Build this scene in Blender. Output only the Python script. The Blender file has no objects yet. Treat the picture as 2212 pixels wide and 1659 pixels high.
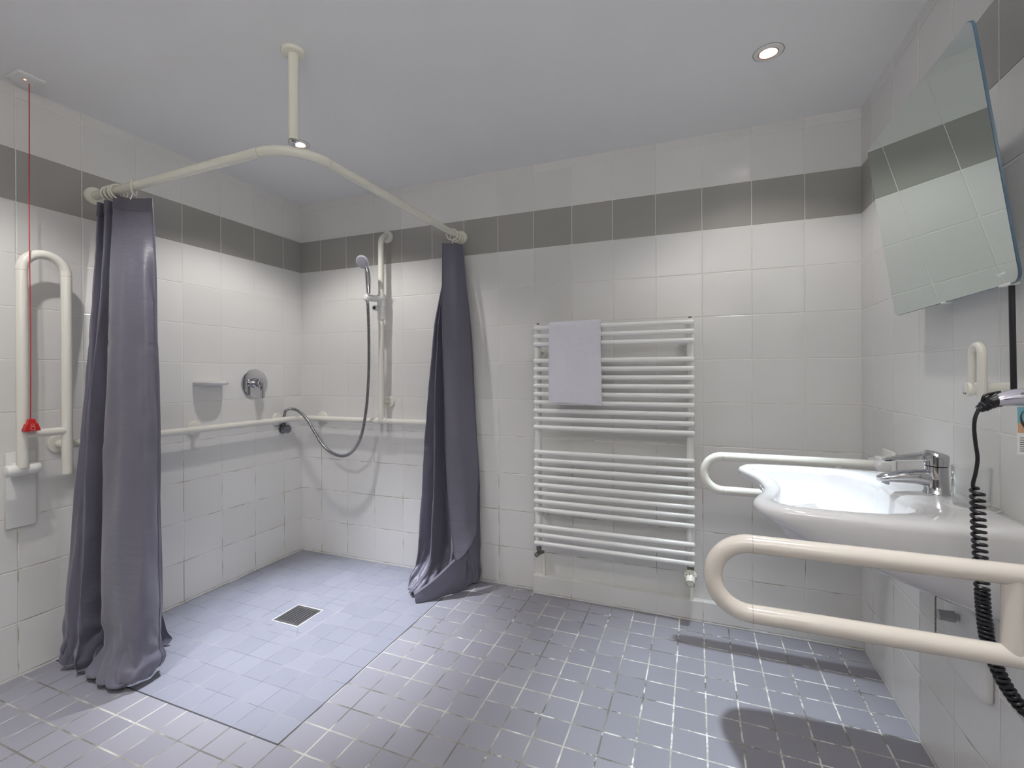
import bpy, bmesh, math, random
from mathutils import Vector, Matrix, noise
random.seed(7)
C = bpy.context.scene.collection
PI = math.pi

# ------------------------------------------------------------------ room data (metres)
W, H = 2.9536, 2.1825          # room width (x: 0..W), ceiling height
YF = -3.35                     # front wall, behind the camera
TP = 0.2                       # wall tile pitch across
TH = 0.19391                   # wall tile pitch up
ZB = 1.7538                    # underside of the grey band
BO, LO, RO = 0.15617, 0.1407, 0.12376

# ------------------------------------------------------------------ node helper
class N:
    def __init__(s, name):
        s.m = bpy.data.materials.new(name); s.m.use_nodes = True
        s.t = s.m.node_tree; s.n = s.t.nodes; s.l = s.t.links
        s.b = s.n['Principled BSDF']
    def put(s, sock, v):
        if isinstance(v, (int, float)): sock.default_value = v
        elif isinstance(v, (tuple, list)): sock.default_value = tuple(v) + ((1,) if len(v) == 3 and sock.type == 'RGBA' else ())
        else: s.l.new(v, sock)
    def m2(s, op, a, b=0.0, c=None):
        x = s.n.new('ShaderNodeMath'); x.operation = op
        s.put(x.inputs[0], a); s.put(x.inputs[1], b)
        if c is not None: s.put(x.inputs[2], c)
        return x.outputs[0]
    def mix(s, f, a, b):
        x = s.n.new('ShaderNodeMix'); x.data_type = 'RGBA'
        s.put(x.inputs[0], f); s.put(x.inputs[6], a); s.put(x.inputs[7], b)
        return x.outputs[2]
    def mixf(s, f, a, b):
        x = s.n.new('ShaderNodeMix'); x.data_type = 'FLOAT'
        s.put(x.inputs[0], f); s.put(x.inputs[2], a); s.put(x.inputs[3], b)
        return x.outputs[0]
    def step(s, v, a, b, smooth=True):
        x = s.n.new('ShaderNodeMapRange'); x.interpolation_type = 'SMOOTHSTEP' if smooth else 'LINEAR'
        s.put(x.inputs[0], v); x.inputs[1].default_value = a; x.inputs[2].default_value = b
        x.inputs[3].default_value = 0; x.inputs[4].default_value = 1
        return x.outputs[0]
    def pos(s):
        g = s.n.new('ShaderNodeNewGeometry'); q = s.n.new('ShaderNodeSeparateXYZ')
        s.l.new(g.outputs['Position'], q.inputs[0]); s.P = g.outputs['Position']
        return q.outputs[0], q.outputs[1], q.outputs[2]
    def vec(s, a, b, c):
        x = s.n.new('ShaderNodeCombineXYZ'); s.put(x.inputs[0], a); s.put(x.inputs[1], b); s.put(x.inputs[2], c)
        return x.outputs[0]
    def noise(s, v, scale, detail=2.0, rough=.5):
        x = s.n.new('ShaderNodeTexNoise'); s.l.new(v, x.inputs['Vector'])
        x.inputs['Scale'].default_value = scale; x.inputs['Detail'].default_value = detail; x.inputs['Roughness'].default_value = rough
        return x.outputs['Fac']
    def rnd(s, v):
        x = s.n.new('ShaderNodeTexWhiteNoise'); x.noise_dimensions = '3D'; s.l.new(v, x.inputs['Vector'])
        return x.outputs['Value']
    def bump(s, h, strength, dist):
        x = s.n.new('ShaderNodeBump'); s.put(x.inputs['Strength'], strength); x.inputs['Distance'].default_value = dist
        s.l.new(h, x.inputs['Height']); s.l.new(x.outputs[0], s.b.inputs['Normal'])
    def cell(s, a, off, pitch):
        u = s.m2('DIVIDE', s.m2('SUBTRACT', a, off), pitch)
        f = s.m2('FRACT', u)
        return s.m2('MULTIPLY', s.m2('MINIMUM', f, s.m2('SUBTRACT', 1.0, f)), pitch), s.m2('FLOOR', u)
    def set(s, **k):
        for a, v in k.items():
            s.put(s.b.inputs[{'col': 'Base Color', 'rough': 'Roughness', 'metal': 'Metallic', 'spec': 'Specular IOR Level',
                              'trans': 'Transmission Weight', 'ior': 'IOR', 'coat': 'Coat Weight', 'sheen': 'Sheen Weight',
                              'em': 'Emission Color', 'ems': 'Emission Strength', 'sss': 'Subsurface Weight'}[a]], v)
        return s.m

def plain(name, col, rough=.4, metal=0, grain=0.0, scale=60, **k):
    n = N(name)
    if grain:
        n.pos(); f = n.noise(n.P, scale, 3)
        n.set(col=n.mix(f, tuple(c * (1 - grain) for c in col), tuple(min(1, c * (1 + grain)) for c in col)))
        n.set(rough=rough, metal=metal, **k)
        return n.m
    return n.set(col=col, rough=rough, metal=metal, **k)

def wall_mat(name, axis, off):
    n = N(name); x, y, z = n.pos(); a = (x, y)[axis]
    du, iu = n.cell(a, off, TP); dv, iv = n.cell(z, ZB, TH)
    d = n.m2('MINIMUM', du, dv)
    body = n.step(d, .0009, .0017)
    band = n.m2('COMPARE', iv, 0.0, .1)
    r = n.rnd(n.vec(iu, iv, 0.3)); k = n.m2('MULTIPLY_ADD', r, .05, .975)
    white = n.mix(r, (.695, .688, .672), (.735, .728, .715)); dark = n.mix(r, (.335, .325, .305), (.365, .355, .335))
    tile = n.mix(band, white, dark)
    low = n.step(z, 1.15, .5); lv = n.noise(n.P, 9, 3)
    dirt = n.m2('MULTIPLY', low, n.step(lv, .46, .62))
    grout = n.mix(dirt, n.mix(n.noise(n.P, 60, 2), (.70, .69, .65), (.80, .79, .755)), (.36, .315, .20))
    n.set(col=n.mix(body, grout, tile), rough=n.mixf(body, .75, .2), spec=n.mixf(body, .2, .5))
    n.bump(n.step(d, .0006, .0036), .75, .0014)
    return n.m

def floor_mat(name, shower):
    n = N(name); x, y, z = n.pos()
    if shower: ox, px, oy, py, w = .080, .0977, -.050, .0985, .0007
    else: ox, px, oy, py, w = .0575, .1, -.0245, .1005, .0019
    wob = n.noise(n.P, 30, 2); wv = n.m2('MULTIPLY_ADD', wob, .0022 if not shower else .0008, -.0011 if not shower else -.0004)
    du, iu = n.cell(n.m2('ADD', x, wv), ox, px); dv, iv = n.cell(n.m2('ADD', y, wv), oy, py)
    d = n.m2('MINIMUM', du, dv)
    if shower:   # cut tiles around the drain: a square ring and its diagonals
        ax = n.m2('ABSOLUTE', n.m2('SUBTRACT', x, .615)); ay = n.m2('ABSOLUTE', n.m2('SUBTRACT', y, -.632))
        q = n.m2('MAXIMUM', ax, ay)
        ring = n.m2('ABSOLUTE', n.m2('SUBTRACT', q, .147))
        diag = n.m2('ADD', n.m2('ABSOLUTE', n.m2('SUBTRACT', ax, ay)), n.m2('MULTIPLY', n.m2('GREATER_THAN', q, .147), 9))
        d = n.m2('MINIMUM', d, n.m2('MINIMUM', ring, diag))
        d = n.m2('MINIMUM', d, n.m2('ADD', n.m2('SUBTRACT', x, .006), 0.0))
    body = n.step(d, w, w * 1.7)
    r = n.rnd(n.vec(iu, iv, .7))
    if shower:
        tile = n.mix(r, (.228, .236, .284), (.254, .262, .310))
        g = n.mix(n.step(n.noise(n.P, 7, 2), .45, .62), (.155, .155, .165), (.36, .36, .34))
    else:
        tile = n.mix(r, (.255, .252, .290), (.285, .282, .321))
        st = n.noise(n.P, 14, 4, .65); right = n.step(x, 1.2, 2.6)
        g = n.mix(n.step(n.noise(n.P, 5, 3, .6), .38, .62), (.165, .158, .145), (.50, .485, .445))
        g = n.mix(n.step(n.m2('MULTIPLY_ADD', right, .16, st), .62, .72), g, (.70, .69, .66))
    fine = n.noise(n.P, 420, 2)
    tile = n.mix(n.m2('MULTIPLY', n.step(fine, .66, .78), .25), tile, (.45, .45, .47))
    n.set(col=n.mix(body, g, tile), rough=n.mixf(body, .85, .42), spec=n.mixf(body, .2, .45))
    n.bump(n.m2('ADD', n.step(d, w * .5, w * 2.2), n.m2('MULTIPLY', n.noise(n.P, 500, 2), .12)), .5, .0012)
    return n.m

def cloth_mat(name, col):
    n = N(name); x, y, z = n.pos()
    f = n.noise(n.P, 900, 1); c = n.noise(n.vec(n.m2('MULTIPLY', x, 1.0), y, n.m2('MULTIPLY', z, 3.0)), 7, 4, .6)
    n.set(col=n.mix(f, tuple(v * .93 for v in col), tuple(v * 1.07 for v in col)), rough=.42, spec=.45, sheen=.25)
    n.bump(n.m2('ADD', n.m2('MULTIPLY', c, .9), n.m2('MULTIPLY', f, .02)), .35, .012)
    return n.m

M = {}
M['wall_back'] = wall_mat('tile_back', 0, BO); M['wall_left'] = wall_mat('tile_left', 1, -LO)
M['wall_right'] = wall_mat('tile_right', 1, -RO)
M['floor'] = floor_mat('floor_tile', False); M['shower'] = floor_mat('shower_floor_tile', True)
M['bounce_dark'] = plain('bounce_cut_grey', (.16, .155, .15), .7)  # unseen front wall, darkened to weaken light bounced back into the room
M['ceil'] = plain('ceiling_paint', (.82, .825, .83), .9, grain=.012, scale=5)
M['cream'] = plain('cream_enamel', (.775, .765, .665), .22, coat=.15)
M['dim_ivory'] = plain('dim_ivory_nylon', (.61, .565, .505), .2, coat=.2)  # ivory with the foreground bar's dimmer, warmer light put into the colour
M['ivory'] = plain('ivory_nylon', (.75, .735, .67), .2, coat=.2)
M['white'] = plain('white_plastic', (.76, .76, .745), .3)
M['enamel'] = plain('white_enamel', (.80, .80, .785), .25)
M['ceramic'] = plain('white_ceramic', (.72, .715, .72), .08, coat=.4)
M['chrome'] = plain('chrome', (.60, .60, .625), .07, 1.0)
M['dchrome'] = plain('dark_chrome', (.26, .265, .29), .16, 1.0)
M['steel'] = plain('brushed_steel', (.40, .40, .41), .32, 1.0, grain=.06, scale=200)
M['bright'] = plain('bright_metal', (.86, .86, .85), .45, .6)
M['brass'] = plain('tarnished_metal', (.23, .215, .19), .4, .8)
M['curtain'] = cloth_mat('curtain_cloth', (.135, .130, .172)); M['hem'] = cloth_mat('curtain_hem', (.105, .101, .134))
M['black'] = plain('black_rubber', (.012, .012, .016), .32)
M['dark'] = plain('dark_gap', (.02, .02, .022), .7)
M['seam'] = plain('black_silicone', (.05, .05, .055), .6)
M['joint'] = plain('joint_and_gap_shade', (.30, .28, .24), .6)  # dark joint tone, also the painted shade ring round the downlights
M['red'] = plain('red_plastic', (.55, .012, .012), .3); M['redcord'] = plain('red_cord', (.50, .02, .02), .6)
M['pale'] = plain('pale_print', (.85, .55, .5), .4)
M['silver'] = plain('silver_plastic', (.55, .54, .62), .25, .35); M['greyface'] = plain('grey_spray_face', (.36, .36, .40), .45, grain=.35, scale=700)
M['ink'] = plain('dark_ink', (.05, .05, .07), .5)
M['blue'] = plain('label_blue', (.16, .42, .52), .5); M['skin'] = plain('label_tan', (.55, .32, .2), .5); M['hair'] = plain('label_brown', (.06, .03, .025), .5)
M['paper'] = plain('label_white', (.75, .75, .74), .5)
M['mirror'] = plain('mirror_silver', (.73, .80, .775), .0, 1.0); M['medge'] = plain('mirror_edge', (.07, .12, .17), .12, 0, coat=.6)
g_ = N('clear_glass'); lw = g_.n.new('ShaderNodeLayerWeight'); lw.inputs['Blend'].default_value = .5; fr = g_.n.new('ShaderNodeMath'); fr.operation = 'MULTIPLY_ADD'; pw = g_.n.new('ShaderNodeMath'); pw.operation = 'POWER'; g_.l.new(lw.outputs['Facing'], pw.inputs[0]); pw.inputs[1].default_value = 2.2; g_.l.new(pw.outputs[0], fr.inputs[0]); fr.inputs[1].default_value = .8; fr.inputs[2].default_value = .03
tr = g_.n.new('ShaderNodeBsdfTransparent'); tr.inputs[0].default_value = (.985, .992, .99, 1); gl = g_.n.new('ShaderNodeBsdfGlossy'); gl.inputs['Roughness'].default_value = .01
mx = g_.n.new('ShaderNodeMixShader'); g_.l.new(fr.outputs[0], mx.inputs[0]); g_.l.new(tr.outputs[0], mx.inputs[1]); g_.l.new(gl.outputs[0], mx.inputs[2]); g_.l.new(mx.outputs[0], g_.n['Material Output'].inputs[0]); M['glass'] = g_.m
M['copper'] = plain('copper_ring', (.75, .40, .26), .15, 1.0)
M['lamp'] = N('lamp_glow').set(col=(.9, .9, .9), em=(1, .985, .96), ems=14.0)
M['led'] = N('led_glow').set(col=(.9, .3, .2), em=(1, .35, .22), ems=2.5)
n_ = N('towel_cloth'); n_.pos(); n_.set(col=n_.mix(n_.noise(n_.P, 500, 2), (.70, .685, .76), (.82, .805, .88)), rough=.9, sheen=.4)
n_.bump(n_.m2('ADD', n_.noise(n_.P, 420, 3), n_.m2('MULTIPLY', n_.noise(n_.P, 22, 3), 2.0)), .8, .004); M['towel'] = n_.m

# ------------------------------------------------------------------ mesh helpers
def obj(name, bm, mat, parent=None, smooth=True, angle=40):
    me = bpy.data.meshes.new(name)
    bmesh.ops.recalc_face_normals(bm, faces=bm.faces)
    bm.to_mesh(me); bm.free()
    for m in (mat if isinstance(mat, list) else [mat]): me.materials.append(M[m] if isinstance(m, str) else m)
    if smooth:
        me.polygons.foreach_set('use_smooth', [True] * len(me.polygons)); me.set_sharp_from_angle(angle=math.radians(angle))
    o = bpy.data.objects.new(name, me); C.objects.link(o)
    if parent:
        o.parent = parent; o.matrix_parent_inverse = Matrix.Translation(-parent.location)
    return o
def tag(o, label=None, cat=None, group=None, kind=None):
    for k, v in (('label', label), ('category', cat), ('group', group), ('kind', kind)):
        if v: o[k] = v
    return o
def thing(name, label, cat, loc, group=None):
    o = bpy.data.objects.new(name, None); C.objects.link(o); o.location = loc; o.empty_display_size = .05
    return tag(o, label, cat, group)
def box(bm, lo, hi, bev=0, seg=2):
    lo, hi = Vector(lo), Vector(hi); c = (lo + hi) / 2; d = hi - lo
    r = bmesh.ops.create_cube(bm, size=1, matrix=Matrix.Translation(c) @ Matrix.Diagonal((d.x, d.y, d.z, 1)))
    if bev:
        es = list({e for v in r['verts'] for e in v.link_edges})
        bmesh.ops.bevel(bm, geom=es, offset=bev, segments=seg, profile=.5, affect='EDGES')
    return bm
def arc_path(pts, rad, n=8):
    pts = [Vector(p) for p in pts]; out = [pts[0]]
    for i in range(1, len(pts) - 1):
        a, p, b = pts[i - 1], pts[i], pts[i + 1]; r = rad[i] if isinstance(rad, dict) else rad
        u, v = (a - p).normalized(), (b - p).normalized(); ang = u.angle(v)
        if ang > PI - .01: out.append(p); continue
        t = min(r / math.tan(ang / 2), (a - p).length * .999, (b - p).length * .999); r2 = t * math.tan(ang / 2)
        c = p + (u + v).normalized() * (r2 / math.sin(ang / 2)); s, e = p + u * t - c, p + v * t - c
        tot = s.angle(e); ax = s.cross(e).normalized()
        for k in range(n + 1): out.append(c + Matrix.Rotation(tot * k / n, 3, ax) @ s)
    out.append(pts[-1]); return out
def smooth_path(pts, n=8):
    p = [Vector(q) for q in pts]; out = []
    for i in range(len(p) - 1):
        a, b, c, d = p[max(i - 1, 0)], p[i], p[i + 1], p[min(i + 2, len(p) - 1)]
        for k in range(n):
            t = k / n
            out.append(.5 * ((2 * b) + (c - a) * t + (2 * a - 5 * b + 4 * c - d) * t * t + (3 * b - a - 3 * c + d) * t ** 3))
    out.append(p[-1]); return out
def tube(bm, path, r, n=16, caps=True, dome=0):
    path = [Vector(p) for p in path]
    q = [path[0]]
    for p in path[1:]:
        if (p - q[-1]).length > 1e-5: q.append(p)
    path = q; R = r if callable(r) else (lambda t: r)
    T = [((path[min(i + 1, len(path) - 1)] - path[max(i - 1, 0)]).normalized()) for i in range(len(path))]
    up = Vector((0, 0, 1)) if abs(T[0].z) < .9 else Vector((1, 0, 0))
    nrm = (up - T[0] * up.dot(T[0])).normalized(); rings = []
    L = [0]
    for i in range(1, len(path)): L.append(L[-1] + (path[i] - path[i - 1]).length)
    secs = []
    if dome:
        for k in range(4): a = PI / 2 * k / 4; secs.append((path[0] - T[0] * R(0) * dome * math.cos(a), T[0], R(0) * max(math.sin(a), .02)))
    for i, p in enumerate(path): secs.append((p, T[i], R(L[i] / L[-1])))
    if dome:
        for k in range(3, -1, -1): a = PI / 2 * k / 4; secs.append((path[-1] + T[-1] * R(1) * dome * math.cos(a), T[-1], R(1) * max(math.sin(a), .02)))
    prev = secs[0][1]
    for p, t, rr in secs:
        if prev.dot(t) < .999999: nrm = prev.rotation_difference(t) @ nrm
        nrm = (nrm - t * nrm.dot(t)).normalized(); b = t.cross(nrm); prev = t
        rings.append([bm.verts.new(p + (nrm * math.cos(2 * PI * k / n) + b * math.sin(2 * PI * k / n)) * rr) for k in range(n)])
    for a, b in zip(rings, rings[1:]):
        for k in range(n): bm.faces.new((a[k], a[(k + 1) % n], b[(k + 1) % n], b[k]))
    if caps: bm.faces.new(rings[0][::-1]); bm.faces.new(rings[-1])
    return bm
def lathe(bm, prof, org, axis, n=32):
    """prof: (radius, height along axis) list"""
    axis = Vector(axis).normalized(); q = Vector((0, 0, 1)).rotation_difference(axis); org = Vector(org); rings = []
    for r, h in prof:
        if r < 1e-6: rings.append([bm.verts.new(org + q @ Vector((0, 0, h)))])
        else: rings.append([bm.verts.new(org + q @ Vector((r * math.cos(2 * PI * k / n), r * math.sin(2 * PI * k / n), h))) for k in range(n)])
    for a, b in zip(rings, rings[1:]):
        if len(a) == 1 and len(b) == 1: continue
        for k in range(n):
            k2 = (k + 1) % n
            if len(a) == 1: bm.faces.new((a[0], b[k2], b[k]))
            elif len(b) == 1: bm.faces.new((a[k], a[k2], b[0]))
            else: bm.faces.new((a[k], a[k2], b[k2], b[k]))
    return bm
def disc(r, t, bev=.002): return [(0, 0), (r, 0), (r, t - bev), (r - bev * .3, t - bev * .3), (r - bev, t), (0, t)]
def torus(bm, c, axis, R, r, n=28, m=10):
    axis = Vector(axis).normalized(); q = Vector((0, 0, 1)).rotation_difference(axis); c = Vector(c); g = []
    for i in range(n):
        a = 2 * PI * i / n
        g.append([bm.verts.new(c + q @ Vector(((R + r * math.cos(2 * PI * j / m)) * math.cos(a), (R + r * math.cos(2 * PI * j / m)) * math.sin(a), r * math.sin(2 * PI * j / m)))) for j in range(m)])
    for i in range(n):
        for j in range(m): bm.faces.new((g[i][j], g[(i + 1) % n][j], g[(i + 1) % n][(j + 1) % m], g[i][(j + 1) % m]))
    return bm
def loft(bm, rings, cap0=False, cap1=False):
    vs = [[bm.verts.new(p) for p in r] for r in rings]; n = len(vs[0])
    for a, b in zip(vs, vs[1:]):
        for k in range(n): bm.faces.new((a[k], a[(k + 1) % n], b[(k + 1) % n], b[k]))
    if cap0: bm.faces.new(vs[0][::-1])
    if cap1: bm.faces.new(vs[-1])
    return bm
B = bmesh.new
def text_mesh(name, s, size, mat, parent, mw, depth=.0003):
    cu = bpy.data.curves.new(name, 'FONT'); cu.body = s; cu.size = size; cu.extrude = depth; cu.align_x = 'CENTER'; cu.align_y = 'CENTER'
    to = bpy.data.objects.new(name, cu); C.objects.link(to); bpy.context.view_layer.update()
    me = bpy.data.meshes.new_from_object(to); bpy.data.objects.remove(to); bpy.data.curves.remove(cu)
    me.transform(mw); me.materials.clear(); me.materials.append(M[mat]); me.name = name
    o = bpy.data.objects.new(name, me); C.objects.link(o)
    if parent: o.parent = parent; o.matrix_parent_inverse = Matrix.Translation(-parent.location)
    return o

# ------------------------------------------------------------------ room shell
def struct(name, bm, mat, parent=None):
    o = obj(name, bm, mat, parent, smooth=False)
    if not parent: o['kind'] = 'structure'
    return o
t_ = .08
bm = B(); sx, sy = 1.155, -1.2315
def quad(bm, pts, mi=0):
    f = bm.faces.new([bm.verts.new(p) for p in pts]); f.material_index = mi
    return f
bm = B()
box(bm, (-t_, YF - t_, -.1), (W + t_, t_, -.004))
quad(bm, [(0, sy, 0), (sx, sy, 0), (sx, 0, 0), (0, 0, 0)], 1)
quad(bm, [(0, YF, 0), (W, YF, 0), (W, sy, 0), (0, sy, 0)], 0)
quad(bm, [(sx, sy, 0), (W, sy, 0), (W, 0, 0), (sx, 0, 0)], 0)
bmesh.ops.remove_doubles(bm, verts=bm.verts, dist=1e-5)
struct('floor', bm, ['floor', 'shower'])
struct('ceiling', box(B(), (-t_, YF - t_, H), (W + t_, t_, H + .08)), 'ceil')
struct('wall_left', box(B(), (-t_, YF, 0), (0, 0, H)), 'wall_left')
struct('wall_back', box(B(), (-t_, 0, 0), (W + t_, t_, H)), 'wall_back')
struct('wall_right', box(B(), (W, YF, 0), (W + t_, 0, H)), 'wall_right')
bm = B(); box(bm, (-t_, YF - t_, 0), (.90, YF, H)); box(bm, (1.84, YF - t_, 0), (W + t_, YF, H)); box(bm, (.90, YF - t_, 2.04), (1.84, YF, H))
struct('wall_front', bm, 'bounce_dark')                                                        # unseen wall; its doorway is added to let fill light in
struct('trim_1', box(B(), (1.5565, -.034, 0), (W, 0, .0925), .0015, 1), 'wall_back')          # tiled pipe boxing
bm = B(); box(bm, (0, sy - .0022, 0), (sx + .0022, sy + .0022, .0008)); box(bm, (sx - .0018, sy, 0), (sx + .0018, 0, .0008))
struct('trim_2', bm, 'seam')                                                                 # silicone joint round the shower floor
# frame of the added doorway behind the camera: world background enters as fill
bm = B()
for lo, hi in (((.86, YF - t_, 0), (.90, YF + .015, 2.08)), ((1.84, YF - t_, 0), (1.88, YF + .015, 2.08)), ((.90, YF - t_, 2.04), (1.84, YF + .015, 2.08))): box(bm, lo, hi, .002, 1)
struct('fill_doorway_1', bm, 'white')
pl = bpy.data.lights.new('fill_doorway_portal', 'AREA'); pl.shape = 'RECTANGLE'; pl.size = .94; pl.size_y = 2.04; pl.cycles.is_portal = True
po = bpy.data.objects.new('fill_doorway_portal', pl); C.objects.link(po); po.location = (1.37, YF - t_ * .5, 1.02); po.rotation_euler = (PI / 2, 0, PI)

# ------------------------------------------------------------------ ceiling downlights
def downlight(x, y, label, tint, wide, hot, ang_hot=48, aim=(0, 0)):
    t = thing('ceiling_downlight', label, 'light', (x, y, H), 'recessed ceiling downlights')
    bm = B(); lathe(bm, [(.030, .0), (.030, .003), (.0325, .0052), (.043, .0035), (.0455, .0)], (x, y, H), (0, 0, -1), 40); obj('trim_ring', bm, 'white', t)
    bm = B(); torus(bm, (x, y, H - .003), (0, 0, 1), .0285, .0022, 36, 8); obj('inner_ring', bm, 'copper', t)
    bm = B(); torus(bm, (x, y, H - .0003), (0, 0, 1), .0466, .0009, 40, 6); obj('painted_gap_shade', bm, 'joint', t)  # dark ring paints the thin line of shade round the trim
    bm = B(); lathe(bm, [(.027, .0), (.027, .0022), (.02, .0035), (0, .004)], (x, y, H), (0, 0, -1), 32); obj('bulb', bm, 'lamp', t)
    for nm, e, ang, bl in (('wide_beam', wide, 124, .45), ('hot_beam', hot, ang_hot, 1.0)):
        l = bpy.data.lights.new(nm, 'SPOT'); l.energy = e; l.color = tint if nm == 'hot_beam' else (1.0, .975, .94); l.spot_size = math.radians(ang); l.spot_blend = bl; l.shadow_soft_size = .022
        o = bpy.data.objects.new(nm, l); C.objects.link(o); o.parent = t; o.location = (0, 0, -.012)
        if nm == 'hot_beam': o.rotation_euler = Vector((aim[0], aim[1], -H)).to_track_quat('-Z', 'Y').to_euler()
LA, LC, LB, LD = (2.557, -.509), (.618, -.614), (2.557, -1.56), (.618, -1.70)
cool, lav, mild = (.79, .905, 1.0), (.87, .905, 1.0), (.95, .95, 1.0)
downlight(*LA, 'lit round downlight in the ceiling near the back right corner', cool, 9, 120, 44, (-.15, -.12))
downlight(*LC, 'lit round downlight over the shower, half hidden behind the curtain rail post', lav, 22, 270, 47, (.17, -.04))
downlight(*LB, 'round ceiling downlight above the near washbasin support bar, outside the photo', mild, 7, 38)
downlight(*LD, 'round ceiling downlight by the left wall near the folded support bar, outside the photo', mild, 25, 60)
downlight(1.6, -2.75, 'added round ceiling downlight behind the camera, unseen fill light', (1, .97, .93), 7, 30)  # added lamp, evens out the room light from behind the camera

# unseen uplighter added behind the camera to brighten ceiling and bounce
t = thing('fill_uplight', 'added white trough uplighter on the unseen front wall, fill light', 'light', (2.35, YF, 1.62))
bm = B(); box(bm, (2.0, YF, 1.56), (2.7, YF + .02, 1.66), .003, 1); box(bm, (2.0, YF + .02, 1.56), (2.7, YF + .13, 1.575), .003, 1); box(bm, (2.0, YF + .125, 1.56), (2.7, YF + .135, 1.66), .003, 1)
obj('trough', bm, 'white', t)
bm = B(); tube(bm, [(2.03, YF + .07, 1.60), (2.67, YF + .07, 1.60)], .014, 16); obj('fill_lamp_tube', bm, 'lamp', t)
l = bpy.data.lights.new('fill_up_beam', 'AREA'); l.shape = 'RECTANGLE'; l.size = .64; l.size_y = .09; l.energy = 39; l.color = (1.0, .97, .93)
o = bpy.data.objects.new('fill_up_beam', l); C.objects.link(o); o.parent = t; o.location = (0, .07, .02); o.rotation_euler = (PI - .45, 0, 0)

# ------------------------------------------------------------------ curtain rail with post
t = thing('shower_curtain_rail', 'cream L-shaped curtain rail carried by a post from the ceiling', 'curtain rail', (1.09, -1.10, H))
RL = [(.004, -1.10, 1.857), (1.14, -1.147, 1.848), (1.14, -.004, 1.853)]
bm = B(); tube(bm, arc_path(RL, .15, 16), .0165, 24); obj('rail', bm, 'cream', t)
for c, ax in (((0, -1.10, 1.857), (1, 0, 0)), ((1.14, 0, 1.853), (0, -1, 0))):
    bm = B(); lathe(bm, disc(.036, .013, .004), c, ax, 36); obj('wall_flange', bm, 'cream', t)
bm = B(); lathe(bm, disc(.038, .012, .004), (1.092, -1.099, H), (0, 0, -1), 36); obj('ceiling_flange', bm, 'cream', t)
bm = B(); tube(bm, [(1.092, -1.099, H - .010), (1.092, -1.099, 1.888)], .0165, 24); obj('post', bm, 'cream', t)
bm = B(); tube(bm, [(1.092, -1.100, 1.89), (1.094, -1.101, 1.858)], .0065, 16); lathe(bm, disc(.013, .006, .002), (1.092, -1.1, 1.884), (0, 0, 1), 24); obj('post_connector', bm, 'chrome', t)
for p, d in (((.99, -1.1408, 1.8492), (1, -.04, 0)), ((1.14, -.997, 1.8487), (0, 1, 0))):
    bm = B(); lathe(bm, [(.0166, -.0005), (.01675, -.0005), (.01675, .0005), (.0166, .0005)], p, d, 24); obj('joint_line', bm, 'joint', t)

def ring(c, axis, tilt, label, group):
    c = Vector(c); ax = Matrix.Rotation(tilt, 3, 'Z') @ Vector(axis)
    t = thing('curtain_ring', label, 'curtain ring', c, group)
    bm = B(); torus(bm, c + Vector((0, 0, -.0085)), ax, .0285, .0036); obj('ring', bm, 'cream', t)
    p = c + Vector((0, 0, -.0405)) + (Vector((.012, -.012, 0)) if abs(tilt) > .3 else Vector((0, 0, 0))); bm = B()
    tube(bm, smooth_path([p + Vector((0, 0, .006)), p + Vector((.003, -.002, .0)), p + Vector((.005, -.006, -.011)), p + Vector((.001, -.008, -.021)), p + Vector((-.004, -.006, -.016))], 5), .0016, 8)
    obj('hook', bm, 'white', t)
def railL(x): k = (x - .004) / 1.136; return (x, -1.10 - .047 * k, 1.857 - .009 * k)
g = 'cream rings bunched over the left curtain'
for (x, tl), w_ in zip(((.106, .15), (.137, -.1), (.158, .12), (.180, -.05)), ('nearest the left wall', 'second from the left wall', 'third from the left wall', 'fourth from the left wall')):
    ring(railL(x), (1, 0, 0), tl, 'cream curtain ring ' + w_ + ' in the bunch over the left curtain', g)
ring(railL(.283), (1, 0, 0), .75, 'cream curtain ring tilted apart from the bunch, holding the free edge of the left curtain', g)
g = 'cream rings over the right curtain'
ring((1.14, -.105, 1.8525), (0, 1, 0), .35, 'foremost cream curtain ring on the rail above the right curtain', g)
ring((1.14, -.068, 1.8527), (0, 1, 0), .15, 'cream curtain ring second from the back wall above the right curtain', g)
ring((1.14, -.040, 1.8528), (0, 1, 0), -.1, 'cream curtain ring nearest the back wall flange of the curtain rail', g)

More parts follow.
